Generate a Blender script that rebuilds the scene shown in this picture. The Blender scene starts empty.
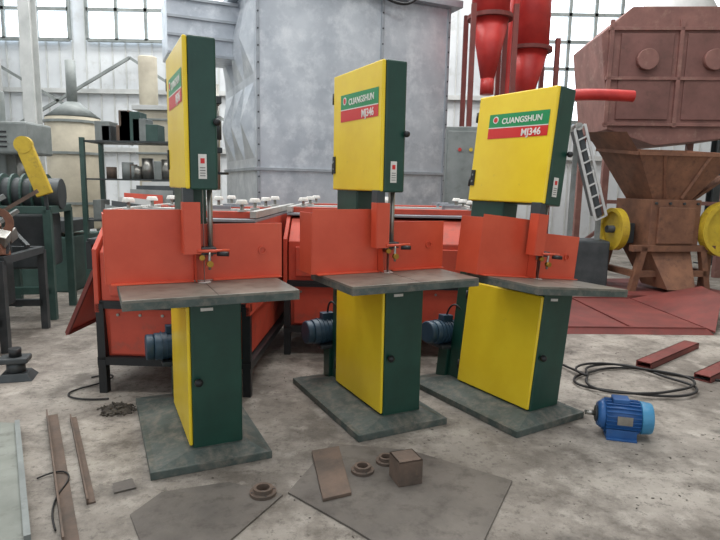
import bpy, bmesh, math, random
from mathutils import Vector, Matrix
random.seed(7)
S=bpy.context.scene
def lin(c):
    r=[]
    for v in c:
        v/=255.0
        r.append(v/12.92 if v<=0.04045 else ((v+0.055)/1.055)**2.4)
    return (r[0],r[1],r[2],1)
MATS={}
def mat(name,c1,c2=None,scale=6,rough=0.5,metal=0.0,bump=0.0,bscale=40,c3=None,detail=6,lo=0.35,hi=0.65,speck=None):
    m=bpy.data.materials.new(name); m.use_nodes=True
    nt=m.node_tree; b=nt.nodes['Principled BSDF']
    b.inputs['Roughness'].default_value=rough; b.inputs['Metallic'].default_value=metal
    tc=nt.nodes.new('ShaderNodeTexCoord')
    if c2 is None: c2=tuple(max(0,int(v*0.88)) for v in c1)
    n=nt.nodes.new('ShaderNodeTexNoise'); n.inputs['Scale'].default_value=scale; n.inputs['Detail'].default_value=detail; n.inputs['Roughness'].default_value=0.62
    nt.links.new(tc.outputs['Object'],n.inputs['Vector'])
    r=nt.nodes.new('ShaderNodeValToRGB')
    r.color_ramp.elements[0].position=lo; r.color_ramp.elements[0].color=lin(c1)
    r.color_ramp.elements[1].position=hi; r.color_ramp.elements[1].color=lin(c2)
    nt.links.new(n.outputs['Fac'],r.inputs['Fac'])
    out=r.outputs['Color']
    if speck:
        n2=nt.nodes.new('ShaderNodeTexNoise'); n2.inputs['Scale'].default_value=speck[1]; n2.inputs['Detail'].default_value=8; n2.inputs['Roughness'].default_value=0.7
        nt.links.new(tc.outputs['Object'],n2.inputs['Vector'])
        r2=nt.nodes.new('ShaderNodeValToRGB'); r2.color_ramp.elements[0].position=speck[2]; r2.color_ramp.elements[1].position=speck[3]
        nt.links.new(n2.outputs['Fac'],r2.inputs['Fac'])
        mx=nt.nodes.new('ShaderNodeMix'); mx.data_type='RGBA'
        nt.links.new(r2.outputs['Color'],mx.inputs[0]); nt.links.new(out,mx.inputs[6]); mx.inputs[7].default_value=lin(speck[0])
        out=mx.outputs[2]
    nt.links.new(out,b.inputs['Base Color'])
    if bump>0:
        n3=nt.nodes.new('ShaderNodeTexNoise'); n3.inputs['Scale'].default_value=bscale; n3.inputs['Detail'].default_value=5
        nt.links.new(tc.outputs['Object'],n3.inputs['Vector'])
        bp=nt.nodes.new('ShaderNodeBump'); bp.inputs['Strength'].default_value=bump; bp.inputs['Distance'].default_value=0.02
        nt.links.new(n3.outputs['Fac'],bp.inputs['Height']); nt.links.new(bp.outputs['Normal'],b.inputs['Normal'])
    MATS[name]=m; return m
def emis(name,c,s):
    m=bpy.data.materials.new(name); m.use_nodes=True; nt=m.node_tree
    b=nt.nodes['Principled BSDF']; b.inputs['Base Color'].default_value=lin(c)
    b.inputs['Emission Color'].default_value=lin(c); b.inputs['Emission Strength'].default_value=s
    return m
YEL=mat('yellow_paint',(244,212,50),(236,200,42),3,0.3,speck=((190,160,60),14,0.66,0.8))
GRN=mat('green_paint',(28,72,60),(20,58,48),4,0.36,speck=((76,98,90),20,0.66,0.85))
PLI=mat('plinth_green',(82,92,88),(60,72,68),9,0.6,speck=((122,116,106),12,0.46,0.72))
ORG=mat('orange_paint',(214,90,62),(200,76,50),3,0.4,speck=((176,96,76),16,0.62,0.85))
OR2=mat('orange_machine',(204,84,62),(184,68,50),2,0.5,speck=((146,84,70),8,0.52,0.8))
RED=mat('red_paint',(196,56,50),(172,42,40),4,0.42)
DRED=mat('dark_red_primer',(126,60,54),(100,48,44),3,0.65,speck=((88,62,54),9,0.54,0.8))
MAR=mat('maroon_rust',(138,98,90),(112,78,72),2.5,0.65,speck=((158,130,116),6,0.54,0.82))
MA2=mat('maroon_panel',(122,84,78),(102,70,64),2.5,0.65,speck=((86,62,56),6,0.54,0.82))
BRN=mat('rust_brown',(140,98,74),(108,74,58),4,0.7,speck=((76,56,46),12,0.52,0.8))
RUST=mat('rust_steel',(110,92,80),(84,74,66),7,0.75,bump=0.2,speck=((132,106,84),18,0.6,0.8))
PLATE=mat('steel_plate',(112,106,99),(90,85,80),3,0.58,metal=0.15,bump=0.1,speck=((68,62,57),9,0.5,0.75))
GALV=mat('galvanised_sheet',(202,208,214),(166,173,182),1.4,0.38,metal=0.35,bump=0.05,bscale=6,speck=((226,230,234),4,0.48,0.75))
GALD=mat('galvanised_edge',(168,174,180),(140,146,152),3,0.5,metal=0.35)
SIL=mat('silver_top',(205,205,200),(180,180,176),5,0.4,metal=0.3)
WHT=mat('white_plastic',(235,232,225),None,4,0.4)
BLK=mat('black_paint',(34,36,38),(24,26,28),4,0.45)
DGR=mat('dark_grey_metal',(74,78,80),(54,60,62),5,0.5,metal=0.2)
GRY=mat('grey_paint',(136,142,140),(112,118,116),4,0.5,speck=((90,92,90),9,0.58,0.8))
MGR=mat('mid_grey_sheet',(134,138,130),(110,114,106),3,0.55,speck=((84,82,76),10,0.52,0.78))
LGR=mat('light_grey_paint',(196,198,196),(174,177,175),3,0.55)
CRM=mat('cream_paint',(200,192,172),(176,168,150),3,0.55)
TOP=mat('table_steel',(128,124,114),(104,103,95),8,0.38,metal=0.25,speck=((86,80,70),16,0.52,0.78))
BLU=mat('blue_motor',(48,100,160),(36,82,138),5,0.4,speck=((90,110,130),18,0.62,0.8))
BLL=mat('light_blue_cover',(76,146,184),(58,128,168),5,0.4)
DBL=mat('dark_blue_motor',(48,74,92),(34,56,72),5,0.45)
STL=mat('bright_steel',(170,168,162),(140,138,132),8,0.3,metal=0.8)
BRS=mat('brass',(180,140,60),(150,115,50),8,0.35,metal=0.8)
TEAL=mat('teal_paint',(62,88,82),(46,72,66),4,0.5)
CARD=mat('cardboard',(130,108,90),(108,90,74),5,0.8)
CAB=mat('cable_rubber',(32,31,31),None,5,0.6)
SGN=mat('sign_green',(24,146,86),(22,136,78),2,0.35)
SRD=mat('sign_red',(214,44,40),(206,38,38),2,0.35)
DIRT=mat('dirt_pile',(90,84,76),(60,55,49),14,0.95,bump=0.6)
YBL=mat('dull_yellow',(214,186,56),(190,160,46),5,0.5,speck=((140,112,56),12,0.56,0.8))
WIN=emis('window_glow',(230,240,250),2.6)

def link(o,parent):
    S.collection.objects.link(o)
    if parent is not None: o.parent=parent
    return o
def group(name,loc=(0,0,0),rz=0,rx=0,ry=0,parent=None):
    e=bpy.data.objects.new(name,None); e.empty_display_size=0.1
    e.location=loc; e.rotation_euler=(rx,ry,rz); S.collection.objects.link(e)
    if parent: e.parent=parent
    return e
def mesh(name,vs,fs,m,parent=None,bevel=0,smooth=False,loc=None,rot=None):
    me=bpy.data.meshes.new(name); me.from_pydata([tuple(v) for v in vs],[],fs); me.update()
    bm=bmesh.new(); bm.from_mesh(me); bmesh.ops.recalc_face_normals(bm,faces=bm.faces); bm.to_mesh(me); bm.free()
    o=bpy.data.objects.new(name,me); me.materials.append(m)
    if smooth:
        for p in me.polygons: p.use_smooth=True
    if loc: o.location=loc
    if rot: o.rotation_euler=rot
    link(o,parent)
    if bevel>0:
        b=o.modifiers.new('b','BEVEL'); b.width=bevel; b.segments=2; b.limit_method='ANGLE'
    return o
BF=[(0,1,2,3),(7,6,5,4),(0,4,5,1),(1,5,6,2),(2,6,7,3),(3,7,4,0)]
def box(name,x0,x1,y0,y1,z0,z1,m,parent=None,bevel=0.004,loc=None,rot=None):
    v=[(x0,y0,z0),(x1,y0,z0),(x1,y1,z0),(x0,y1,z0),(x0,y0,z1),(x1,y0,z1),(x1,y1,z1),(x0,y1,z1)]
    return mesh(name,v,BF,m,parent,bevel,loc=loc,rot=rot)
def frus(name,a,z0,b,z1,m,parent=None,bevel=0.004):
    v=[(a[0],a[2],z0),(a[1],a[2],z0),(a[1],a[3],z0),(a[0],a[3],z0),(b[0],b[2],z1),(b[1],b[2],z1),(b[1],b[3],z1),(b[0],b[3],z1)]
    return mesh(name,v,BF,m,parent,bevel)
def prism(name,pts,z0,z1,m,parent=None,bevel=0.0,axis='z'):
    n=len(pts)
    def f(p,h):
        if axis=='z': return (p[0],p[1],h)
        if axis=='x': return (h,p[0],p[1])
        return (p[0],h,p[1])
    v=[f(p,z0) for p in pts]+[f(p,z1) for p in pts]
    fs=[tuple(range(n)),tuple(range(2*n-1,n-1,-1))]+[(i,(i+1)%n,n+(i+1)%n,n+i) for i in range(n)]
    return mesh(name,v,fs,m,parent,bevel)
def cyl(name,p0,p1,r0,m,parent=None,r1=None,seg=24,bevel=0):
    if r1 is None: r1=r0
    p0=Vector(p0);p1=Vector(p1);d=(p1-p0).normalized()
    a=d.orthogonal().normalized(); b=d.cross(a)
    vs=[];n=seg
    for p,r in((p0,r0),(p1,r1)):
        for i in range(n):
            t=2*math.pi*i/n; vs.append(p+(a*math.cos(t)+b*math.sin(t))*max(r,1e-4))
    fs=[tuple(range(n-1,-1,-1)),tuple(range(n,2*n))]+[(i,(i+1)%n,n+(i+1)%n,n+i) for i in range(n)]
    o=mesh(name,vs,fs,m,parent,bevel)
    for p in o.data.polygons:
        if len(p.vertices)==4: p.use_smooth=True
    return o
def ring(name,c,axis,ro,ri,h,m,parent=None,seg=32):
    c=Vector(c);d=Vector(axis).normalized();a=d.orthogonal().normalized();b=d.cross(a);vs=[]
    for r,k in((ro,0),(ro,h),(ri,h),(ri,0)):
        for i in range(seg):
            t=2*math.pi*i/seg; vs.append(c+d*k+(a*math.cos(t)+b*math.sin(t))*r)
    fs=[]
    for q in range(4):
        for i in range(seg):
            j=(i+1)%seg; q2=(q+1)%4
            fs.append((q*seg+i,q*seg+j,q2*seg+j,q2*seg+i))
    return mesh(name,vs,fs,m,parent)
def ball(name,c,r,m,parent=None,sz=1.0):
    me=bpy.data.meshes.new(name); bm=bmesh.new(); bmesh.ops.create_uvsphere(bm,u_segments=18,v_segments=12,radius=r)
    for v in bm.verts: v.co.z*=sz
    bm.to_mesh(me); bm.free(); me.materials.append(m)
    for p in me.polygons: p.use_smooth=True
    o=bpy.data.objects.new(name,me); o.location=c; return link(o,parent)
def tube(name,pts,r,m,parent=None,cyclic=False):
    cu=bpy.data.curves.new(name,'CURVE'); cu.dimensions='3D'; cu.bevel_depth=r; cu.bevel_resolution=3
    sp=cu.splines.new('NURBS'); sp.points.add(len(pts)-1)
    for i,p in enumerate(pts): sp.points[i].co=(p[0],p[1],p[2],1)
    sp.use_endpoint_u=True; sp.order_u=4; sp.use_cyclic_u=cyclic
    cu.materials.append(m)
    return link(bpy.data.objects.new(name,cu),parent)
def rods(name,segs,r,m,parent=None):
    bm=bmesh.new(); me=bpy.data.meshes.new(name)
    for a,b in segs:
        a=Vector(a);b=Vector(b);d=(b-a)
        M=Matrix.Translation((a+b)/2)@d.to_track_quat('Z','Y').to_matrix().to_4x4()@Matrix.Diagonal((2*r,2*r,d.length,1))
        bmesh.ops.create_cube(bm,size=1,matrix=M)
    bm.to_mesh(me);bm.free();me.materials.append(m)
    return link(bpy.data.objects.new(name,me),parent)
def text(name,s,size,loc,rot,m,parent):
    cu=bpy.data.curves.new(name,'FONT'); cu.body=s; cu.size=size; cu.extrude=0.0008; cu.offset=size*0.02
    cu.materials.append(m)
    o=bpy.data.objects.new(name,cu); o.location=loc; o.rotation_euler=rot; return link(o,parent)

# ---------------- room shell ----------------
def floor_mat():
    m=bpy.data.materials.new('concrete_floor'); m.use_nodes=True; nt=m.node_tree; b=nt.nodes['Principled BSDF']
    b.inputs['Roughness'].default_value=0.68
    tc=nt.nodes.new('ShaderNodeTexCoord')
    def noise(s,d,r=0.6):
        n=nt.nodes.new('ShaderNodeTexNoise'); n.inputs['Scale'].default_value=s; n.inputs['Detail'].default_value=d; n.inputs['Roughness'].default_value=r
        nt.links.new(tc.outputs['Object'],n.inputs['Vector']); return n.outputs['Fac']
    def ramp(f,ps):
        r=nt.nodes.new('ShaderNodeValToRGB')
        els=r.color_ramp.elements
        els[0].position=ps[0][0]; els[0].color=ps[0][1]; els[1].position=ps[-1][0]; els[1].color=ps[-1][1]
        for p in ps[1:-1]:
            e=els.new(p[0]); e.color=p[1]
        nt.links.new(f,r.inputs['Fac']); return r.outputs['Color']
    def mix(f,a,bb):
        x=nt.nodes.new('ShaderNodeMix'); x.data_type='RGBA'
        nt.links.new(f,x.inputs[0]); nt.links.new(a,x.inputs[6])
        if isinstance(bb,tuple): x.inputs[7].default_value=bb
        else: nt.links.new(bb,x.inputs[7])
        return x.outputs[2]
    base=ramp(noise(0.9,8),[(0.36,lin((112,105,97))),(0.5,lin((142,135,126))),(0.62,lin((168,161,151)))])
    st=ramp(noise(2.2,10,0.74),[(0.46,(0,0,0,1)),(0.62,(0.85,0.85,0.85,1))])
    c=mix(st,base,lin((88,81,73)))
    ps=ramp(noise(5.5,9,0.72),[(0.54,(0,0,0,1)),(0.66,(0.8,0.8,0.8,1))])
    c=mix(ps,c,lin((182,175,165)))
    oil=ramp(noise(1.5,6,0.6),[(0.60,(0,0,0,1)),(0.68,(0.7,0.7,0.7,1))])
    c=mix(oil,c,lin((70,65,60)))
    sp=ramp(noise(22,7,0.8),[(0.52,(0,0,0,1)),(0.64,(0.75,0.75,0.75,1))])
    c=mix(sp,c,lin((72,66,59)))
    nt.links.new(c,b.inputs['Base Color'])
    bp=nt.nodes.new('ShaderNodeBump'); bp.inputs['Strength'].default_value=0.55; bp.inputs['Distance'].default_value=0.012
    nt.links.new(noise(30,7),bp.inputs['Height']); nt.links.new(bp.outputs['Normal'],b.inputs['Normal'])
    return m
WL=mat('wall_sheet',(206,210,212),(188,192,195),0.8,0.7,speck=((164,164,160),2.5,0.55,0.8))
WR=mat('wall_sheet_warm',(196,190,178),(176,170,158),0.8,0.7)
CEI=mat('ceiling_sheet',(160,165,170),None,2,0.7)
XW0,XW1,YB=-9.0,9.0,13.5
box('floor',XW0,XW1,-3,YB,-0.1,0,floor_mat(),None,0)
box('wall_left',XW0-0.1,XW0,-3,YB,0,8.5,WL,None,0)
box('wall_right',XW1,XW1+0.1,-3,YB,0,8.5,WR,None,0)
g=group('wall_back')
box('lower_sheet',XW0,XW1,YB,YB+0.1,0,8.5,WL,g,0)
rods('ribs',[((XW0+0.3*i,YB-0.01,0),(XW0+0.3*i,YB-0.01,8.5)) for i in range(1,60)],0.015,LGR,g)
rods('girts',[((XW0,YB-0.06,z),(XW1,YB-0.06,z)) for z in (2.1,3.4,6.3)],0.05,LGR,g)
for i,(a,b2) in enumerate([(-3,1.2),(3.2,5.6),(7.6,9.6),(11.6,13.5)]):
    box('ceiling' if i==0 else 'ceiling.%03d'%i,XW0,XW1,a,b2,8.5,8.6,CEI,None,0)
def window(i,x0,x1,z0,z1,nx,nz,y=YB-0.08):
    g=group('window_%d'%i)
    box('pane',x0,x1,y,y+0.02,z0,z1,WIN,g,0)
    seg=[]
    for k in range(nx+1):
        x=x0+(x1-x0)*k/nx; seg.append(((x,y-0.03,z0),(x,y-0.03,z1)))
    for k in range(nz+1):
        z=z0+(z1-z0)*k/nz; seg.append(((x0,y-0.03,z),(x1,y-0.03,z)))
    rods('frame',seg,0.035,GRY,g)
window(1,-8.8,-6.6,4.5,5.8,3,2)
window(2,-6.2,-2.9,4.5,5.8,5,2)
window(3,-2.4,1.0,4.5,5.8,5,2)
window(4,4.0,6.3,2.9,5.8,4,5)
window(5,7.0,8.8,2.9,5.8,3,5)
def column(nm,x,y,m):
    g=group(nm,(x,y,0))
    box('web',-0.01,0.01,-0.1,0.1,0,8.5,m,g,0); box('flange_a',-0.1,0.1,-0.12,-0.1,0,8.5,m,g,0); box('flange_b',-0.1,0.1,0.1,0.12,0,8.5,m,g,0)
    box('base_plate',-0.18,0.18,-0.18,0.18,0,0.02,m,g,0)
column('steel_column',-5.9,10.5,LGR)
column('steel_column.001',-8.0,12.8,LGR)
column('steel_column.002',6.75,11.0,DGR)
column('steel_column.003',3.2,12.8,LGR)
g=group('wall_bracing')
rods('brace',[((-8.5,13.2,4.1),(-5.2,13.2,2.2)),((-8.5,13.2,2.2),(-5.2,13.2,4.1)),((-5.2,13.2,4.1),(-2.2,13.2,2.2))],0.03,GRY,g)

# ---------------- band saw ----------------
def bandsaw(idx,loc,rz,ry=0,rx=0,sz=1.0):
    nm='band_saw' if idx==0 else 'band_saw.%03d'%idx
    g0=group(nm,loc,rz)
    # plinth stays level on the floor, body may lean
    frus('plinth_flare',(-0.205,0.365,-0.105,0.92),0.036,(-0.03,0.275,-0.02,0.74),0.075,PLI,g0,0.005)
    box('plinth_skirt',-0.215,0.375,-0.11,0.925,0,0.040,PLI,g0,0.003)
    g=group('saw_body',(0,0,0),0,rx,ry,parent=g0) if (rx or ry) else g0
    if sz!=1.0: g.scale=(1,1,sz)
    box('lower_cabinet',0,0.25,0,0.64,0.055,0.835,GRN,g,0.008)
    box('lower_door',-0.018,0,0.006,0.632,0.085,0.80,YEL,g,0.008)
    ball('lower_door_knob',(0.03,-0.022,0.42),0.021,BLK,g)
    cyl('knob_stem',(0.03,0.0,0.42),(0.03,-0.016,0.42),0.008,STL,g)
    for z in(0.2,0.7): cyl('lower_hinge',( -0.012,0.642,z-0.03),(-0.012,0.642,z+0.03),0.009,BLK,g,seg=12)
    box('trunnion_block',0.03,0.22,0.0,0.30,0.815,0.852,DGR,g)
    prism('table_bracket',[(-0.06,0.846),(0.31,0.846),(0.22,0.79),(0.03,0.79)],0.05,0.08,GRN,g,axis='y')
    box('table_label',0.05,0.11,-0.003,0.0,0.775,0.79,WHT,g,0)
    box('table_top',-0.31,0.49,-0.20,0.36,0.875,0.890,TOP,g,0.003)
    box('table_rim_front',-0.31,0.49,-0.20,-0.18,0.842,0.878,PLI,g,0.002)
    box('table_rim_back',-0.31,0.49,0.34,0.36,0.842,0.878,PLI,g,0.002)
    box('table_rim_left',-0.31,-0.29,-0.18,0.34,0.842,0.878,PLI,g,0.002)
    box('table_rim_right',0.47,0.49,-0.18,0.34,0.842,0.878,PLI,g,0.002)
    box('table_slot',0.098,0.102,-0.20,0.17,0.8895,0.8905,BLK,g,0)
    cyl('table_insert',(0.10,0.17,0.889),(0.10,0.17,0.892),0.035,WHT,g)
    box('saw_blade',0.0995,0.1005,0.155,0.18,0.84,1.40,STL,g,0)
    box('spine',0.035,0.17,0.46,0.76,0.83,1.38,GRN,g,0.01)
    box('spine_foot',0.02,0.20,0.60,0.78,0.06,0.86,GRN,g,0.01)
    box('upper_housing',0.035,0.17,0.12,0.78,1.36,2.09,GRN,g,0.01)
    box('upper_door',0.012,0.035,0.122,0.778,1.365,2.088,YEL,g,0.008)
    ball('upper_door_knob',(0.165,0.10,1.69),0.019,BLK,g)
    cyl('upper_knob_stem',(0.165,0.125,1.69),(0.165,0.105,1.69),0.008,STL,g)
    for z in(1.5,1.95): cyl('upper_hinge',(0.018,0.788,z-0.035),(0.018,0.788,z+0.035),0.009,BLK,g,seg=12)
    box('door_latch',0.004,0.014,0.735,0.77,1.47,1.58,BLK,g,0.002)
    for z in (1.50,1.545): cyl('latch_button',(0.004,0.752,z),(0.001,0.752,z),0.007,GRY,g,seg=12)
    box('spec_sticker',0.075,0.115,0.1165,0.119,1.415,1.535,WHT,g,0)
    box('sticker_mark',0.085,0.105,0.115,0.117,1.49,1.515,SRD,g,0)
    rods('sticker_lines',[((0.082,0.1165,1.43+0.013*k),(0.108,0.1165,1.43+0.013*k)) for k in range(4)],0.0015,BLK,g)
    mesh('sign_upper',[(0.010,0.66,1.865),(0.010,0.16,1.855),(0.010,0.16,1.945),(0.010,0.66,1.955)],[(0,1,2,3)],SGN,g)
    mesh('sign_lower',[(0.010,0.66,1.79),(0.010,0.16,1.785),(0.010,0.16,1.855),(0.010,0.66,1.865)],[(0,1,2,3)],SRD,g)
    mesh('sign_stripe',[(0.0095,0.66,1.860),(0.0095,0.16,1.850),(0.0095,0.16,1.856),(0.0095,0.66,1.866)],[(0,1,2,3)],WHT,g)
    R=(math.radians(90),0,math.radians(-90))
    text('sign_name','CUANGSHUN',0.053,(0.009,0.545,1.885),R,WHT,g)
    text('sign_model','MJ346',0.062,(0.009,0.37,1.797),R,WHT,g)
    cyl('sign_emblem',(0.0095,0.60,1.915),(0.008,0.60,1.915),0.024,WHT,g)
    cyl('sign_emblem_dot',(0.0085,0.60,1.915),(0.0072,0.60,1.915),0.017,SRD,g)
    box('tension_bracket',0.17,0.20,0.34,0.50,1.5,1.95,DGR,g)
    cyl('tension_rod',(0.205,0.30,1.36),(0.205,0.30,1.90),0.012,STL,g)
    cyl('tension_spring',(0.205,0.30,1.62),(0.205,0.30,1.74),0.022,DGR,g)
    ring('tension_wheel',(0.205,0.30,1.44),(0,0,1),0.055,0.042,0.012,BLK,g)
    rods('tension_spokes',[((0.155,0.30,1.446),(0.255,0.30,1.446)),((0.205,0.25,1.446),(0.205,0.35,1.446))],0.005,BLK,g)
    box('rod_clamp',0.165,0.225,0.27,0.33,1.80,1.84,DGR,g)
    box('rod_clamp_low',0.165,0.225,0.27,0.33,1.55,1.58,DGR,g)
    # blade guard and guides
    box('blade_guard_side',-0.005,0.001,0.125,0.19,1.04,1.30,ORG,g,0.001)
    box('blade_guard_front',0.0,0.08,0.122,0.128,1.04,1.30,ORG,g,0.001)
    box('guard_clamp',0.0,0.05,0.128,0.20,1.26,1.37,DGR,g,0.002)
    cyl('guide_post',(0.14,0.20,1.02),(0.14,0.20,1.40),0.014,STL,g)
    box('guide_block',0.085,0.16,0.14,0.215,1.035,1.07,DGR,g)
    cyl('guide_roller',(0.09,0.205,1.03),(0.11,0.205,1.03),0.024,STL,g)
    cyl('guide_roller_b',(0.085,0.15,1.02),(0.085,0.13,1.02),0.014,BRS,g)
    cyl('guide_arm',(0.06,0.12,1.055),(0.22,0.12,1.055),0.008,ORG,g)
    cyl('guide_screw',(0.16,0.12,1.04),(0.21,0.09,1.04),0.012,BLK,g)
    cyl('guide_nut',(0.12,0.125,0.99),(0.12,0.10,0.99),0.016,BRS,g)
    cyl('guide_stem',(0.12,0.12,0.96),(0.12,0.12,1.05),0.007,STL,g)
    # fence
    box('fence_left',-0.36,0.055,0.215,0.222,0.893,1.26,ORG,g,0.001)
    box('fence_right',0.055,0.53,0.222,0.229,0.893,1.185,ORG,g,0.001)
    mesh('fence_gusset',[(0.06,0.222,0.893),(0.06,0.222,1.26),(0.06,0.205,1.26),(0.06,0.14,0.893)],[(0,1,2,3)],ORG,g)
    box('fence_return_left',-0.366,-0.36,0.215,0.40,0.893,1.24,ORG,g,0.001)
    box('fence_flange',-0.34,0.05,0.175,0.222,0.891,0.897,ORG,g,0.001)
    box('fence_flange_right',0.15,0.52,0.185,0.222,0.891,0.897,ORG,g,0.001)
    cyl('fence_lock_rod',(-0.33,0.30,0.97),(-0.33,0.40,0.97),0.012,BRS,g)
    ring('fence_eye',(0.42,0.213,1.04),(0,1,0),0.022,0.015,0.008,ORG,g)
    mc=0.38
    cyl('drive_motor',(-0.10,0.86,mc),(0.14,0.86,mc),0.085,DBL,g,seg=28,bevel=0.006)
    for k in range(6): ring('motor_fin',(-0.06+0.03*k,0.86,mc),(1,0,0),0.092,0.08,0.006,DBL,g)
    cyl('motor_fan_cover',(-0.15,0.86,mc),(-0.10,0.86,mc),0.08,DBL,g,seg=28,bevel=0.01)
    box('motor_mount',-0.06,0.14,0.77,0.95,mc-0.11,mc-0.085,DGR,g)
    box('motor_stand',0.0,0.10,0.78,0.88,0.05,mc-0.10,GRN,g)
    box('motor_terminal',-0.03,0.06,0.83,0.89,mc+0.08,mc+0.13,DBL,g)
    tube('motor_cable',[(0.02,0.86,mc+0.12),(0.0,0.80,mc+0.3),(0.03,0.70,mc+0.2),(0.05,0.66,mc+0.1)],0.007,CAB,g)
    return g0
bandsaw(0,(-0.82,2.70,0),math.radians(25))
bandsaw(1,(0.150,3.15,0),math.radians(27))
bandsaw(2,(1.025,3.25,0),math.radians(32),ry=math.radians(6.0),sz=0.965)

# ---------------- orange machines ----------------
def press(nm,loc,rz,L,Wd,H=1.14,chute=True):
    g=group(nm,loc,rz)
    prism('body_shell',[(0.06,0.24),(Wd-0.06,0.24),(Wd-0.06,H-0.02),(0.20,H-0.02),(0.02,H-0.20),(0.02,0.62)],0.04,L-0.04,OR2,g,0.006,axis='x')
    prism('side_plate',[(0.0,0.55),(Wd,0.55),(Wd,H),(0.20,H),(0.0,H-0.18)],0.0,0.03,OR2,g,0.003,axis='x')
    prism('side_plate_b',[(0.0,0.55),(Wd,0.55),(Wd,H),(0.20,H),(0.0,H-0.18)],L-0.03,L,OR2,g,0.003,axis='x')
    box('front_panel',0.10,L-0.10,-0.004,0.02,0.66,H-0.24,OR2,g,0.006)
    box('lower_panel',0.08,L-0.08,0.03,0.05,0.26,0.56,OR2,g,0.006)
    box('panel_seam',0.10,L-0.10,0.0,0.03,0.598,0.606,BLK,g,0)
    for k in range(6):
        cyl('panel_bolt',(0.14+k*(L-0.28)/5,0.03,0.53),(0.14+k*(L-0.28)/5,0.022,0.53),0.010,STL,g,seg=8)
    seg=[]
    for x in(0.03,L-0.03):
        for y in(0.03,Wd-0.03): seg.append(((x,y,0),(x,y,0.62)))
        seg.append(((x,0,0.58),(x,Wd,0.58))); seg.append(((x,0,0.2),(x,Wd,0.2)))
    for y in(0.03,Wd-0.03): seg.append(((0,y,0.22),(L,y,0.22))); seg.append(((0,y,0.60),(L,y,0.60)))
    rods('frame_legs',seg,0.026,BLK,g)
    box('top_plate',0.0,L,0.18,Wd,H,H+0.02,GALD,g,0.003)
    n=max(3,int((Wd-0.3)/0.36))
    for i in range(n):
        y=0.30+i*(Wd-0.4)/(n-0.3)
        box('top_bar',0.02,L-0.02,y-0.03,y+0.05,H+0.02,H+0.065,OR2 if i%2==0 else SIL,g,0.003)
        box('top_slot',0.06,L-0.06,y+0.10,y+0.2,H+0.02,H+0.026,DGR,g,0.001)
        for x in(0.12,L*0.5,L-0.12):
            cyl('knob_rod',(x,y,H+0.03),(x,y,H+0.12),0.012,STL,g,seg=10)
            cyl('knob_cap',(x,y,H+0.115),(x,y,H+0.145),0.045,WHT,g,r1=0.034,seg=16,bevel=0.004)
            ring('knob_base',(x,y,H+0.065),(0,0,1),0.035,0.012,0.012,SIL,g,16)
        rods('clamp',[((L-0.35,y+0.01,H+0.09),(L-0.2,y+0.01,H+0.09)),((L-0.35,y+0.01,H+0.03),(L-0.35,y+0.01,H+0.1))],0.012,GALD,g)
    rods('top_side_rail',[((0.02,0.2,H+0.05),(0.02,Wd,H+0.05)),((L-0.02,0.2,H+0.05),(L-0.02,Wd,H+0.05))],0.022,SIL,g)
    if chute:
        t=[(0,0.02,0.82),(0,0.9,0.82),(-0.20,0.9,0.40),(-0.20,0.02,0.40)]
        mesh('side_chute',t+[(x-0.015,y,z-0.02) for x,y,z in t],BF,OR2,g,0.002)
        rods('chute_edge',[((0,0.02,0.82),(-0.20,0.02,0.40)),((-0.20,0.02,0.40),(-0.20,0.9,0.40))],0.012,DRED,g)
        rods('side_frame',[((-0.06,0.1,1.0),(-0.06,1.3,1.0)),((-0.06,0.1,1.0),(-0.06,0.1,0.82)),((-0.06,1.3,1.0),(-0.06,1.3,0.6)),((-0.06,0.1,1.0),(0.02,0.1,1.0)),((-0.06,1.3,1.0),(0.02,1.3,1.0))],0.018,BLK,g)
        for y in (0.35,0.8): cyl('side_roller_end',(-0.10,y,1.02),(0.0,y,1.02),0.045,SIL,g)
    return g
press('orange_roller_press',(-1.72,3.62,0),math.radians(-2),1.02,1.9)
press('orange_roller_press.001',(-0.62,4.55,0),math.radians(-2),1.65,1.7,chute=False)

# ---------------- galvanised oven box ----------------
g=group('galvanised_drying_chamber',(-1.27,7.0,0),math.radians(24))
L,Wd=2.65,1.9
box('chamber_body',0,L,0,Wd,1.0,3.75,GALV,g,0.01)
for x in(0.02,L*0.62,L-0.02):
    box('front_seam',x-0.02,x+0.02,-0.02,0,1.0,3.75,GALD,g,0.003)
box('bottom_flange',-0.05,L+0.05,-0.05,Wd+0.05,0.94,1.0,GALD,g)
box('mid_flange',-0.03,L+0.03,-0.03,Wd+0.03,1.55,1.59,GALD,g)
box('top_flange',-0.12,L+0.12,-0.12,Wd+0.12,3.75,3.84,GALD,g)
for k in range(3):
    y=0.1+k*0.6
    mesh('side_pyramid',[(0,y,1.7),(0,y+0.5,1.7),(0,y+0.5,2.6),(0,y,2.6),(-0.12,y+0.25,2.15)],[(0,1,4),(1,2,4),(2,3,4),(3,0,4)],GALV,g)
    mesh('side_pyramid_top',[(0,y,2.7),(0,y+0.5,2.7),(0,y+0.5,3.6),(0,y,3.6),(-0.12,y+0.25,3.15)],[(0,1,4),(1,2,4),(2,3,4),(3,0,4)],GALV,g)
rods('legs',[((x,y,0),(x,y,0.95)) for x in(0.05,L/2,L-0.05) for y in(0.05,Wd-0.05)],0.05,DRED,g)
rods('rails',[((0,0.05,0.6),(L,0.05,0.6)),((0,Wd-0.05,0.6),(L,Wd-0.05,0.6))],0.04,DRED,g)
box('top_duct',-0.9,0.3,0.9,1.6,3.0,3.7,GALV,g,0.01)
rods('duct_ribs',[((-0.9,0.88,3.0+0.22*k),(-0.02,0.88,3.0+0.22*k)) for k in range(4)],0.015,GALD,g)
tube('hoist_cable',[(2.1,-0.14,3.84),(1.9,-0.16,3.5),(1.5,-0.14,3.75),(1.3,-0.10,3.9)],0.02,BLK,g)
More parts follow.
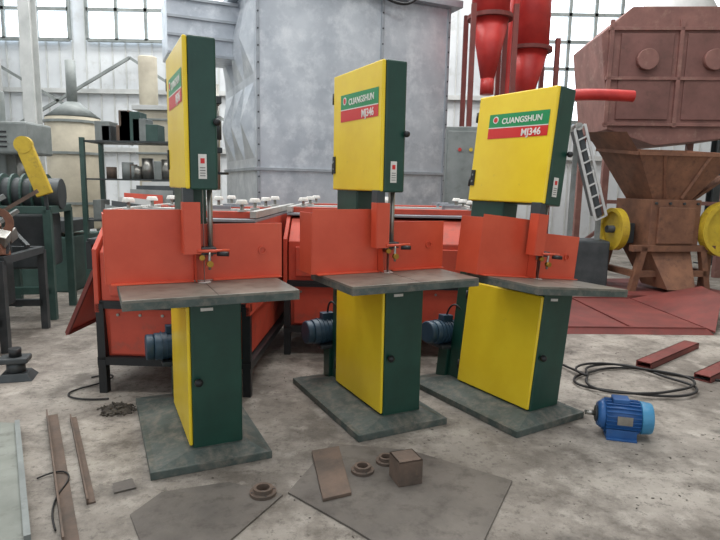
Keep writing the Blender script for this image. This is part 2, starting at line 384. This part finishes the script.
bm=bmesh.new(); me=bpy.data.meshes.new('rivets')
for x in(0.02,L*0.62,L-0.02):
    for k in range(14):
        bmesh.ops.create_icosphere(bm,subdivisions=1,radius=0.012,matrix=Matrix.Translation((x,-0.022,1.1+k*0.19)))
bm.to_mesh(me);bm.free();me.materials.append(DGR);link(bpy.data.objects.new('rivets',me),g)

# ---------------- left background ----------------
g=group('cream_tank',(-3.35,8.8,0))
box('tank_body',-0.05,0.7,0,0.8,0.9,2.45,CRM,g,0.03)
box('tank_cap',-0.1,0.75,-0.05,0.85,2.45,2.52,LGR,g)
cyl('tank_drum',(0.0,0.4,2.52),(0.0,0.4,3.3),0.14,CRM,g,bevel=0.02)
cyl('tank_pipe',(0.45,0.4,2.52),(0.45,0.4,3.0),0.07,LGR,g)
for z in (1.2,1.8,2.3): box('tank_band',-0.07,0.72,-0.02,0.82,z,z+0.03,GRY,g,0.003)
box('tank_hatch',0.15,0.5,-0.03,0,1.3,1.7,GRY,g,0.01)
rods('tank_legs',[((x,y,0),(x,y,0.9)) for x in(0,0.65) for y in(0.05,0.75)],0.04,GRY,g)
g=group('grey_tank',(-4.75,9.6,0))
cyl('drum',(0,0,0.6),(0,0,2.4),0.42,CRM,g,bevel=0.03)
cyl('cone',(0,0,2.4),(0,0,2.65),0.42,GRY,g,r1=0.1)
cyl('stack',(0,0,2.65),(0,0,3.3),0.08,GRY,g)
for z in(1.0,1.8,2.3): ring('hoop',(0,0,z),(0,0,1),0.445,0.41,0.04,GRY,g)
rods('legs',[((0.33*math.cos(t),0.33*math.sin(t),0),(0.33*math.cos(t),0.33*math.sin(t),0.7)) for t in(0.7,2.3,3.9,5.5)],0.04,GRY,g)
g=group('milling_machine',(-5.1,7.0,0))
box('bed',0,1.5,0,0.9,0,0.7,TEAL,g,0.02); box('pillar',0.1,0.55,0.4,0.85,0.7,2.0,GRY,g,0.03)
box('head',0.05,0.95,0.2,0.8,1.7,2.1,GRY,g,0.03); cyl('spindle',(0.75,0.45,1.35),(0.75,0.45,1.7),0.09,STL,g)
box('work_table',0.2,1.5,0.0,0.7,0.75,0.9,DGR,g,0.01); ring('hand_wheel',(1.0,-0.06,0.8),(0,1,0),0.16,0.13,0.03,BLK,g)
cyl('head_motor',(0.35,0.5,2.1),(0.35,0.5,2.5),0.15,GRY,g,bevel=0.02)
for k in range(4): box('head_vent',0.2,0.7,0.19,0.2,1.78+0.06*k,1.8+0.06*k,BLK,g,0)
g=group('steel_parts_rack',(-3.35,6.95,0))
seg=[]
for x in(0,1.2):
    for y in(0,0.5): seg.append(((x,y,0),(x,y,1.9)))
rods('posts',seg,0.025,TEAL,g)
for z in(0.4,0.9,1.4,1.85): box('shelf',0,1.2,0,0.5,z,z+0.02,DGR,g,0)
for k in range(34):
    z=[0.42,0.92,1.42,1.87][k%4]; x=0.05+random.random()*0.95; h=random.uniform(0.12,0.38)
    if k%2: box('part',x,x+random.uniform(0.08,0.2),0.05,0.3,z,z+h,random.choice([GRY,RUST,CRM,DGR,LGR,TEAL]),g,0.006)
    else: cyl('part_round',(x,0.2,z),(x,0.2,z+h),random.uniform(0.04,0.09),random.choice([STL,RUST,DGR,GRY]),g)
g=group('pulley_machine',(-3.62,5.5,0),math.radians(12))
rods('stand',[((0,0,0),(0,0,1.1)),((0.55,0,0),(0.55,0,1.1)),((0,0.7,0),(0,0.7,1.1)),((0.55,0.7,0),(0.55,0.7,1.1)),((0,0,1.1),(0.55,0,1.1)),((0,0.7,1.1),(0.55,0.7,1.1)),((0,0,1.1),(0,0.7,1.1)),((0.55,0,1.1),(0.55,0.7,1.1)),((0,0,0.3),(0.55,0,0.3))],0.035,TEAL,g)
box('gear_case',0.05,0.5,0.1,0.6,0.5,1.05,DGR,g,0.02)
cyl('drum',(-0.1,0.35,1.25),(0.60,0.35,1.25),0.16,DGR,g,bevel=0.01)
for k in range(6): ring('drum_disc',(-0.05+0.1*k,0.35,1.25),(1,0,0),0.2,0.15,0.02,TEAL,g)
ring('pulley',(-0.12,0.30,0.75),(1,0,0),0.30,0.25,0.06,DGR,g); rods('pulley_spokes',[((-0.09,0.02,0.75),(-0.09,0.58,0.75)),((-0.09,0.3,0.48),(-0.09,0.3,1.02))],0.02,DGR,g)
mesh('belt_guard',[(0.48,-0.06,1.22),(0.62,-0.06,1.27),(0.46,-0.06,1.75),(0.32,-0.06,1.70),(0.48,0.0,1.22),(0.62,0.0,1.27),(0.46,0.0,1.75),(0.32,0.0,1.70)],BF,YBL,g,0.01)
cyl('guard_top',(0.39,-0.065,1.72),(0.39,0.0,1.72),0.08,YBL,g)
rods('guard_stay',[((0.55,0.0,1.1),(0.55,-0.03,1.3))],0.015,DGR,g)
g=group('sheet_metal_offcuts',(-2.45,5.7,0),math.radians(5))
for k in range(7):
    a=k*0.05
    t=[(-0.1+a,0.05*k,0.0),(0.32+a,0.05*k,0.0),(0.05+a*2,0.3+0.05*k,1.1+0.05*k),(-0.2+a,0.3+0.05*k,1.15+0.04*k)]
    mesh('offcut',t+[(x,y+0.01,z) for x,y,z in t],BF,[GRY,DGR,LGR,OR2][k%4],g,0)
g=group('scrap_machinery_heap',(-3.75,4.35,0),math.radians(8))
seg=[]
for x in(0,0.9):
    for y in(0,0.8): seg.append(((x,y,0),(x,y,0.75)))
for y in(0,0.8): seg+= [((0,y,0.75),(0.9,y,0.75)),((0,y,0.25),(0.9,y,0.25))]
seg+=[((0.9,0,0.75),(0.9,0.8,0.75)),((0,0,0.75),(0,0.8,0.75))]
rods('frame',seg,0.03,DGR,g)
box('gearbox',0.2,0.7,0.1,0.7,0.27,0.7,DGR,g,0.02)
cyl('roller_a',(0.05,0.2,0.84),(0.85,0.2,0.84),0.08,STL,g)
rnd=random.Random(11)
for k in range(32):
    x=rnd.uniform(0.05,0.85);y=rnd.uniform(0.05,0.75);z=rnd.uniform(0.78,1.05)
    m_=rnd.choice([RUST,DGR,GRY,BRN,TEAL,STL])
    a=rnd.uniform(0,3.1)
    if k%3==0: ring('scrap_wheel',(x,y,z),(math.cos(a),math.sin(a),rnd.uniform(-.5,.5)),0.13,0.07,0.03,m_,g,20)
    elif k%3==1:
        l=rnd.uniform(0.15,0.35); rods('scrap_bar',[((x-l*math.cos(a),y-0.1*math.sin(a),z),(x+l*math.cos(a),y+0.1*math.sin(a),z+rnd.uniform(-0.05,0.3)))],0.016,m_,g)
    else: box('scrap_block',-0.08,0.08,-0.06,0.06,-0.05,0.05,m_,g,0.008,loc=(x,y,z),rot=(rnd.uniform(-.5,.5),rnd.uniform(-.5,.5),a))
rods('shaft',[((0.1,0.1,0.8),(0.75,0.5,1.25)),((0.2,0.7,0.8),(0.5,0.1,1.2))],0.02,GRY,g)
g=group('cardboard_stack',(-2.98,4.0,0))
for k in range(7): box('board',-0.14+0.01*(k%2),0.15-0.01*(k%3),0,0.28,0.02+k*0.17,0.18+k*0.17,CARD if k%2 else BRN,g,0.008)
box('pallet',-0.16,0.16,-0.02,0.3,0,0.02,RUST,g)
g=group('cast_iron_block',(-2.42,3.88,0),0.3)
frus('foot',(-0.12,0.12,-0.1,0.1),0,(-0.08,0.08,-0.07,0.07),0.05,DGR,g); cyl('waist',(0,0,0.05),(0,0,0.12),0.06,DGR,g); box('top',-0.10,0.09,-0.07,0.07,0.12,0.16,DGR,g,0.01); cyl('hub',(0,0,0.16),(0,0,0.22),0.04,BLK,g)
g=group('green_workbench',(-5.6,5.6,0))
box('top',0,1.5,0,0.8,0.8,0.88,TEAL,g); rods('legs',[((x,y,0),(x,y,0.8)) for x in(0.05,1.45) for y in(0.05,0.75)],0.035,TEAL,g)
box('tool_box',0.3,0.9,0.2,0.6,0.88,1.2,GRY,g,0.01); box('crate',1.0,1.45,0.15,0.6,0.88,1.35,CRM,g,0.01)

# ---------------- right background ----------------
g=group('grey_control_cabinet',(0.92,6.4,0),math.radians(-6))
box('case',0,0.55,0,0.4,0.1,2.05,GRY,g,0.01); box('door',0.02,0.53,-0.02,0,0.14,2.0,GRY,g,0.006)
box('plinth',0,0.55,0.02,0.4,0,0.1,BLK,g)
for k in range(3): cyl('lamp',(0.15+0.12*k,-0.02,1.8),(0.15+0.12*k,-0.035,1.8),0.02,[RED,YBL,SGN][k],g,seg=12)
box('handle',0.47,0.49,-0.04,-0.02,1.0,1.15,BLK,g)
for k in range(6): box('vent',0.12,0.42,-0.023,-0.02,0.3+0.04*k,0.315+0.04*k,BLK,g,0)
def cyclone(nm,x,y,z,r):
    g=group(nm,(x,y,0))
    cyl('barrel',(0,0,z),(0,0,z+1.5),r,RED,g,seg=32); cyl('cone',(0,0,z),(0,0,z-0.75),r,RED,g,r1=0.09,seg=32)
    cyl('outlet',(0,0,z-0.75),(0,0,z-0.95),0.09,RED,g); ring('flange',(0,0,z-0.02),(0,0,1),r+0.05,r-0.01,0.05,DRED,g)
    rods('stand',[((r*1.1*a,r*1.1*b,0),(r*1.1*a,r*1.1*b,z+0.1)) for a in(-1,1) for b in(-1,1)],0.03,DRED,g)
    return g
cyclone('red_dust_cyclone',2.35,8.6,3.35,0.3)
cyclone('red_dust_cyclone.001',1.62,7.75,3.55,0.24)
g=group('red_duct_pipe')
tube('pipe',[(2.35,8.6,2.5),(2.5,8.4,2.65),(2.9,8.3,2.72),(3.4,8.3,2.72),(3.8,8.3,2.70)],0.08,RED,g)
tube('pipe_end',[(2.2,8.2,4.6),(2.0,8.2,4.0),(1.95,8.2,3.2),(1.95,8.2,0.0)],0.07,RED,g)
g=group('maroon_boiler_box',(3.65,9.35,0),math.radians(-4))
prism('shell',[(0.25,2.35),(1.0,2.1),(2.3,2.25),(2.4,3.9),(2.1,4.2),(0.5,4.2),(0.05,3.8)],0,1.5,MAR,g,0.01,axis='y')
box('front_panel',0.35,1.15,-0.03,0,2.5,3.8,MA2,g,0.01); box('side_door',1.35,2.15,-0.03,0,2.5,3.8,MA2,g,0.01)
for z in(2.40,3.1,3.84): box('rib',0.15,2.36,-0.05,0,z,z+0.05,MAR,g)
for x in(0.2,1.25,2.25): box('post_rib',x-0.03,x+0.03,-0.05,0,2.38,4.0,MAR,g)
for x in (0.75,1.75): cyl('pocket',(x,-0.03,3.4),(x,-0.12,3.4),0.16,MAR,g,bevel=0.01)
cyl('dome',(1.5,0.8,4.2),(1.5,0.8,4.6),0.65,LGR,g,r1=0.45,bevel=0.02)
rods('legs',[((x,y,0),(x,y,2.3)) for x in(0.3,2.2) for y in(0.08,1.4)],0.05,MAR,g)
rods('cross',[((0.3,1.4,0.3),(2.2,1.4,1.9)),((0.3,0.08,1.2),(2.2,0.08,1.2))],0.03,MAR,g)
g=group('inclined_belt_machine',(2.85,7.8,0),math.radians(-8))
box('base',0,0.55,0,0.5,0,0.7,DGR,g,0.02)
t=[(0.0,0,2.2),(0.06,0,2.24),(0.42,0,1.06),(0.36,0,1.02)]
mesh('inclined_belt',t+[(x,0.4,z) for x,_,z in t],BF,DGR,g,0.01)
rods('belt_edge',[((0.10,-0.02,2.25),(0.46,-0.02,1.05)),((-0.03,-0.02,2.18),(0.33,-0.02,0.98))],0.016,LGR,g)
rods('rungs',[((-0.03+0.36*k/8,-0.02,2.18-1.2*k/8),(0.10+0.36*k/8,-0.02,2.25-1.2*k/8)) for k in range(9)],0.010,LGR,g)
rods('supports',[((0.05,0.2,0.7),(0.05,0.2,2.0)),((0.42,0.2,0.7),(0.42,0.2,1.1))],0.03,GRY,g)
cyl('roller',(0.03,-0.03,2.22),(0.03,0.43,2.22),0.05,STL,g)
# crusher with hopper
g=group('hopper_crusher',(4.15,7.55,0),math.radians(8))
t0=[(-0.66,-0.1,1.86),(0.74,-0.1,1.86),(0.74,0.9,1.96),(-0.66,0.9,1.96)]; t1=[(-0.28,0.1,1.28),(0.28,0.1,1.28),(0.28,0.7,1.28),(-0.28,0.7,1.28)]
o=mesh('hopper',t1+t0,[(0,4,5,1),(1,5,6,2),(2,6,7,3),(3,7,4,0)],BRN,g)
sm=o.modifiers.new('s','SOLIDIFY'); sm.thickness=0.012
rods('hopper_rim',[(t0[i],t0[(i+1)%4]) for i in range(4)],0.022,BRN,g)
rods('hopper_ribs',[((-0.3,-0.10,1.84),(-0.12,0.08,1.3)),((0.34,-0.10,1.84),(0.12,0.08,1.3))],0.018,BRN,g)
mesh('hopper_wing',[(-0.66,-0.1,1.86),(-0.66,0.9,1.96),(-0.86,0.9,2.2),(-0.86,-0.1,2.12)],[(0,1,2,3)],BRN,g)
box('chamber',-0.36,0.36,-0.0,0.8,0.62,1.28,BRN,g,0.01)
box('chamber_door',-0.26,0.26,-0.04,0.0,0.70,1.18,BRN,g,0.01)
for x in(-0.30,-0.1,0.1,0.30):
    for z in(0.66,1.23): cyl('bolt',(x,0.0,z),(x,-0.025,z),0.018,DGR,g,seg=6)
frus('outlet_chute',(-0.2,0.2,-0.25,0.3),0.12,(-0.3,0.3,0.05,0.7),0.62,BRN,g)
box('base_frame',-0.75,0.75,-0.3,1.0,0.0,0.07,DRED,g)
rods('support_frame',[((s*0.55,y,0.05),(s*0.42,y,0.66)) for s in(-1,1) for y in(0.0,0.75)]+[((-0.6,y,0.64),(0.6,y,0.64)) for y in(0.0,0.75)]+[((s*0.52,0.0,0.3),(s*0.52,0.75,0.3)) for s in(-1,1)]+[((-0.52,0.0,0.3),(0.52,0.0,0.3))],0.04,BRN,g)
# left flywheel on the main shaft
cyl('flywheel_disc',(-0.58,0.4,0.86),(-0.62,0.4,0.86),0.25,YBL,g,seg=40,bevel=0.005)
ring('flywheel_rim',(-0.56,0.4,0.86),(-1,0,0),0.29,0.24,0.10,YBL,g,40)
cyl('shaft_left',(-0.36,0.4,0.86),(-0.72,0.4,0.86),0.05,DGR,g)
box('bearing_left',-0.55,-0.38,0.28,0.52,0.68,0.95,DGR,g,0.01)
# right hand drive wheel turned towards the aisle
cyl('drive_wheel_disc',(0.72,0.02,0.90),(0.72,-0.03,0.90),0.34,YBL,g,seg=44,bevel=0.006)
ring('drive_wheel_rim',(0.72,0.04,0.90),(0,-1,0),0.37,0.31,0.13,YBL,g,44)
cyl('drive_wheel_hub',(0.72,0.3,0.90),(0.72,-0.10,0.90),0.06,DGR,g)
box('drive_bearing',0.38,0.80,0.12,0.42,0.74,1.02,BRN,g,0.01)
rods('drive_stand',[((0.72,0.27,0.05),(0.72,0.27,0.75))],0.05,BRN,g)
mesh('side_chute',[(0.36,0.3,1.22),(0.95,0.3,1.62),(0.95,0.7,1.62),(0.36,0.7,1.22),(0.36,0.3,1.18),(0.95,0.3,1.58),(0.95,0.7,1.58),(0.36,0.7,1.18)],BF,BRN,g)
g=group('green_feed_machine',(5.7,6.9,0),math.radians(-10))
box('body',0,0.8,0,0.8,0,1.1,TEAL,g,0.02); frus('funnel',(0.2,0.6,0.2,0.6),1.1,(-0.05,0.85,-0.05,0.85),1.6,TEAL,g); cyl('pulley',(0.4,-0.08,0.6),(0.4,0,0.6),0.28,YBL,g)

# ---------------- floor items right ----------------
g=group('dark_red_steel_tray',(1.95,5.40,0),math.radians(2))
frus('tray_pan',(0,1.55,0,1.65),0.0,(0.05,1.50,0.05,1.60),0.05,DRED,g,0.003)
t=[(1.55,0.0,0.02),(1.55,1.65,0.02),(2.25,1.35,0.24),(2.1,0.75,0.24)]
mesh('tray_end_flap',t+[(x,y,z+0.02) for x,y,z in t],BF,DRED,g,0.002)
rods('tray_lip',[((0.06,0.06,0.055),(1.49,0.06,0.055)),((0.06,1.59,0.055),(1.49,1.59,0.055)),((0.75,0.06,0.055),(0.75,1.59,0.055))],0.010,DRED,g)
def bar(nm,p,q,w,h,m):
    p=Vector(p);q=Vector(q);d=q-p;g=group(nm,p,math.atan2(d.y,d.x));L=d.length
    box('web',0,L,-w/2,w/2,0,0.008,m,g,0.001); box('lip_a',0,L,-w/2,-w/2+0.008,0.0,h,m,g,0.001); box('lip_b',0,L,w/2-0.008,w/2,0.0,h,m,g,0.001)
    box('cap',0,L,-w/2,w/2,h-0.008,h,m,g,0.001)
    return g
bar('red_steel_bar',(2.27,4.38,0),(3.02,5.02,0),0.12,0.05,DRED)
bar('red_steel_bar.001',(2.56,4.08,0),(3.45,4.80,0),0.12,0.05,DRED)
g=group('electric_motor',(1.52,3.12,0),math.radians(-14))
R=0.084;zc=0.115
cyl('stator_body',(-0.10,0,zc),(0.09,0,zc),R,BLU,g,seg=36)
for k in range(24):
    t=2*math.pi*k/24
    box('cooling_fin',-0.095,0.085,-0.002,0.002,R-0.004,R+0.012,BLU,g,0,loc=(0,0,zc),rot=(t,0,0))
cyl('end_bell',(-0.10,0,zc),(-0.135,0,zc),R+0.006,BLU,g,r1=0.065,seg=36)
cyl('end_bell_face',(-0.135,0,zc),(-0.145,0,zc),0.045,DGR,g)
cyl('shaft',(-0.14,0,zc),(-0.20,0,zc),0.014,STL,g)
cyl('fan_cover',(0.09,0,zc),(0.155,0,zc),R+0.010,BLL,g,r1=R+0.002,seg=36,bevel=0.008)
ring('fan_grille',(0.155,0,zc),(1,0,0),0.05,0.042,0.003,BLK,g); ring('fan_grille_b',(0.155,0,zc),(1,0,0),0.03,0.022,0.003,BLK,g)
for y in(-0.085,0.06): box('foot',-0.09,0.07,y,y+0.025,0,0.06,BLU,g,0.003)
box('foot_plate',-0.09,0.07,-0.10,0.10,0.0,0.012,BLU,g,0.002)
box('terminal_box',-0.06,0.03,-0.04,0.04,zc+0.08,zc+0.11,BLU,g,0.006)
box('name_plate',-0.04,0.04,-R-0.015,-R-0.011,zc-0.02,zc+0.03,STL,g,0)
pts=[(2.95,4.02,0.01)]
for k in range(26):
    t=k*0.62+0.4; r=0.36+0.07*math.sin(k*1.7)
    pts.append((2.0+r*1.1*math.cos(t)+0.05*math.sin(k*2.3),4.0+r*0.95*math.sin(t),0.012+0.0015*k))
pts+=[(1.6,4.35,0.02),(1.55,4.7,0.012),(1.7,5.0,0.012)]
tube('black_power_cable',pts,0.009,CAB)

# ---------------- foreground scrap ----------------
prism('steel_floor_plate',[(-0.95,2.22),(-0.88,2.40),(-0.60,2.50),(-0.33,2.40),(-0.50,2.04),(-0.80,1.98)],0.0,0.010,PLATE,None,0.001)
prism('steel_floor_plate.001',[(-0.31,2.42),(-0.14,2.92),(0.28,2.86),(0.75,2.56),(0.50,2.06),(0.12,2.02),(-0.02,2.16)],0.0,0.010,PLATE,None,0.001)
prism('small_steel_plate',[(-0.235,2.80),(-0.095,2.86),(-0.02,2.40),(-0.145,2.34)],0.0,0.016,RUST,None,0.002,) .location.z=0.010
def flange(nm,x,y,r,z=0.010):
    g=group(nm,(x,y,z)); ring('disc',(0,0,0),(0,0,1),r,r*0.5,0.014,RUST,g); ring('collar',(0,0,0.014),(0,0,1),r*0.72,r*0.5,0.018,RUST,g)
    for k in range(4):
        t=k*math.pi/2+0.4; cyl('bolt_hole',(r*0.86*math.cos(t),r*0.86*math.sin(t),0.012),(r*0.86*math.cos(t),r*0.86*math.sin(t),0.0145),r*0.08,BLK,g,seg=10)
flange('steel_flange',0.03,2.62,0.056); flange('steel_flange.001',0.15,2.72,0.052); flange('steel_flange.002',-0.42,2.40,0.06)
g=group('square_tube_offcut',(0.235,2.55,0.011),math.radians(20))
for a in((-0.06,0.06,-0.06,-0.054),(-0.06,0.06,0.054,0.06),(-0.06,-0.054,-0.054,0.054),(0.054,0.06,-0.054,0.054)): box('wall',a[0],a[1],a[2],a[3],0,0.12,RUST,g,0.001)
box('cap',-0.06,0.06,-0.06,0.06,0.114,0.12,RUST,g,0.001)
prism('small_square_plate',[(-1.13,2.47),(-1.06,2.52),(-1.01,2.44),(-1.09,2.39)],0.0,0.008,PLATE)
g=group('grey_steel_sheet')
prism('floor_sheet',[(-2.4,3.05),(-1.90,3.02),(-1.24,1.98),(-1.9,1.7)],0.0,0.05,MGR,g,0.003)
rods('sheet_lip',[((-1.90,3.02,0.055),(-1.24,1.98,0.055))],0.012,GRY,g)
def angle(nm,p,q,w,m):
    p=Vector(p);q=Vector(q);d=q-p;g=group(nm,p,math.atan2(d.y,d.x));L=d.length
    box('leg_flat',0,L,0,w,0,0.008,m,g,0); box('leg_up',0,L,0,0.008,0,w*0.8,m,g,0)
angle('rusty_angle_iron',(-1.85,3.22,0),(-1.12,2.00,0),0.06,RUST)
angle('rusty_angle_iron.001',(-1.70,3.20,0),(-1.17,2.30,0),0.035,RUST)
def pile(nm,x,y,r,h,m,n=170):
    bm=bmesh.new(); me=bpy.data.meshes.new(nm)
    for k in range(n):
        a=random.random()*6.28; q=random.random()**0.6*r
        s=random.uniform(0.004,0.016)*(1.3-q/r*0.6)
        z=max(s*0.4,h*(1-q/r)*random.random())
        M=Matrix.Translation((x+q*math.cos(a)*1.2,y+q*math.sin(a),z))@Matrix.Rotation(random.random()*6,4,Vector((random.random(),random.random(),1)).normalized())@Matrix.Diagonal((s*random.uniform(1,2.2),s,s*0.6,1))
        bmesh.ops.create_icosphere(bm,subdivisions=1,radius=1,matrix=M)
    bmesh.ops.create_uvsphere(bm,u_segments=20,v_segments=10,radius=1,matrix=Matrix.Translation((x,y,0))@Matrix.Diagonal((r*0.9,r*0.75,h*0.6,1)))
    bm.to_mesh(me);bm.free();me.materials.append(m);link(bpy.data.objects.new(nm,me),None)
pile('scrap_pile',-1.48,3.34,0.10,0.045,DIRT)
bm=bmesh.new(); me=bpy.data.meshes.new('floor_debris')
for k in range(420):
    x=random.uniform(-1.0,2.6); y=random.uniform(2.0,5.2); s=random.uniform(0.0015,0.005)
    M=Matrix.Translation((x,y,s*0.4))@Matrix.Rotation(random.random()*6,4,'Z')@Matrix.Diagonal((s*random.uniform(1,3),s,s*0.5,1))
    bmesh.ops.create_icosphere(bm,subdivisions=1,radius=1,matrix=M)
bm.to_mesh(me);bm.free();me.materials.append(DIRT);link(bpy.data.objects.new('floor_debris',me),None)
tube('thin_wire',[(-1.5,2.5,0.008),(-1.42,2.6,0.02),(-1.3,2.5,0.01),(-1.35,2.3,0.01),(-1.2,2.1,0.01)],0.004,CAB)
tube('thin_wire.001',[(-1.9,3.9,0.008),(-1.75,4.0,0.02),(-1.7,3.8,0.01),(-2.0,3.6,0.01),(-1.8,3.45,0.01),(-1.6,3.5,0.01)],0.006,CAB)

# ---------------- light ----------------
w=bpy.data.worlds.new('World'); S.world=w; w.use_nodes=True
bg=w.node_tree.nodes['Background']; bg.inputs[0].default_value=(0.90,0.95,1.0,1); bg.inputs[1].default_value=0.95
def area(nm,loc,sx,sy,p):
    l=bpy.data.lights.new(nm,'AREA'); l.shape='RECTANGLE'; l.size=sx; l.size_y=sy; l.energy=p; l.color=(1.0,0.99,0.97)
    o=bpy.data.objects.new(nm,l); o.location=loc; S.collection.objects.link(o)
area('skylight',(-1.5,2.2,8.45),12,1.8,430); area('skylight.001',(-1.5,6.6,8.45),12,1.8,600); area('skylight.002',(-1,10.6,8.45),14,1.8,850)
S.view_settings.view_transform='Standard'
# ---------------- camera ----------------
cam=bpy.data.cameras.new('camera'); cam.lens=28.5; cam.sensor_width=36; cam.clip_end=100
co=bpy.data.objects.new('camera',cam); S.collection.objects.link(co)
M=Matrix.Translation((0,0,1.4))@Matrix.Rotation(math.radians(90-8.5),4,'X')@Matrix.Rotation(math.radians(1.05),4,'Z')
co.matrix_world=M
S.camera=co
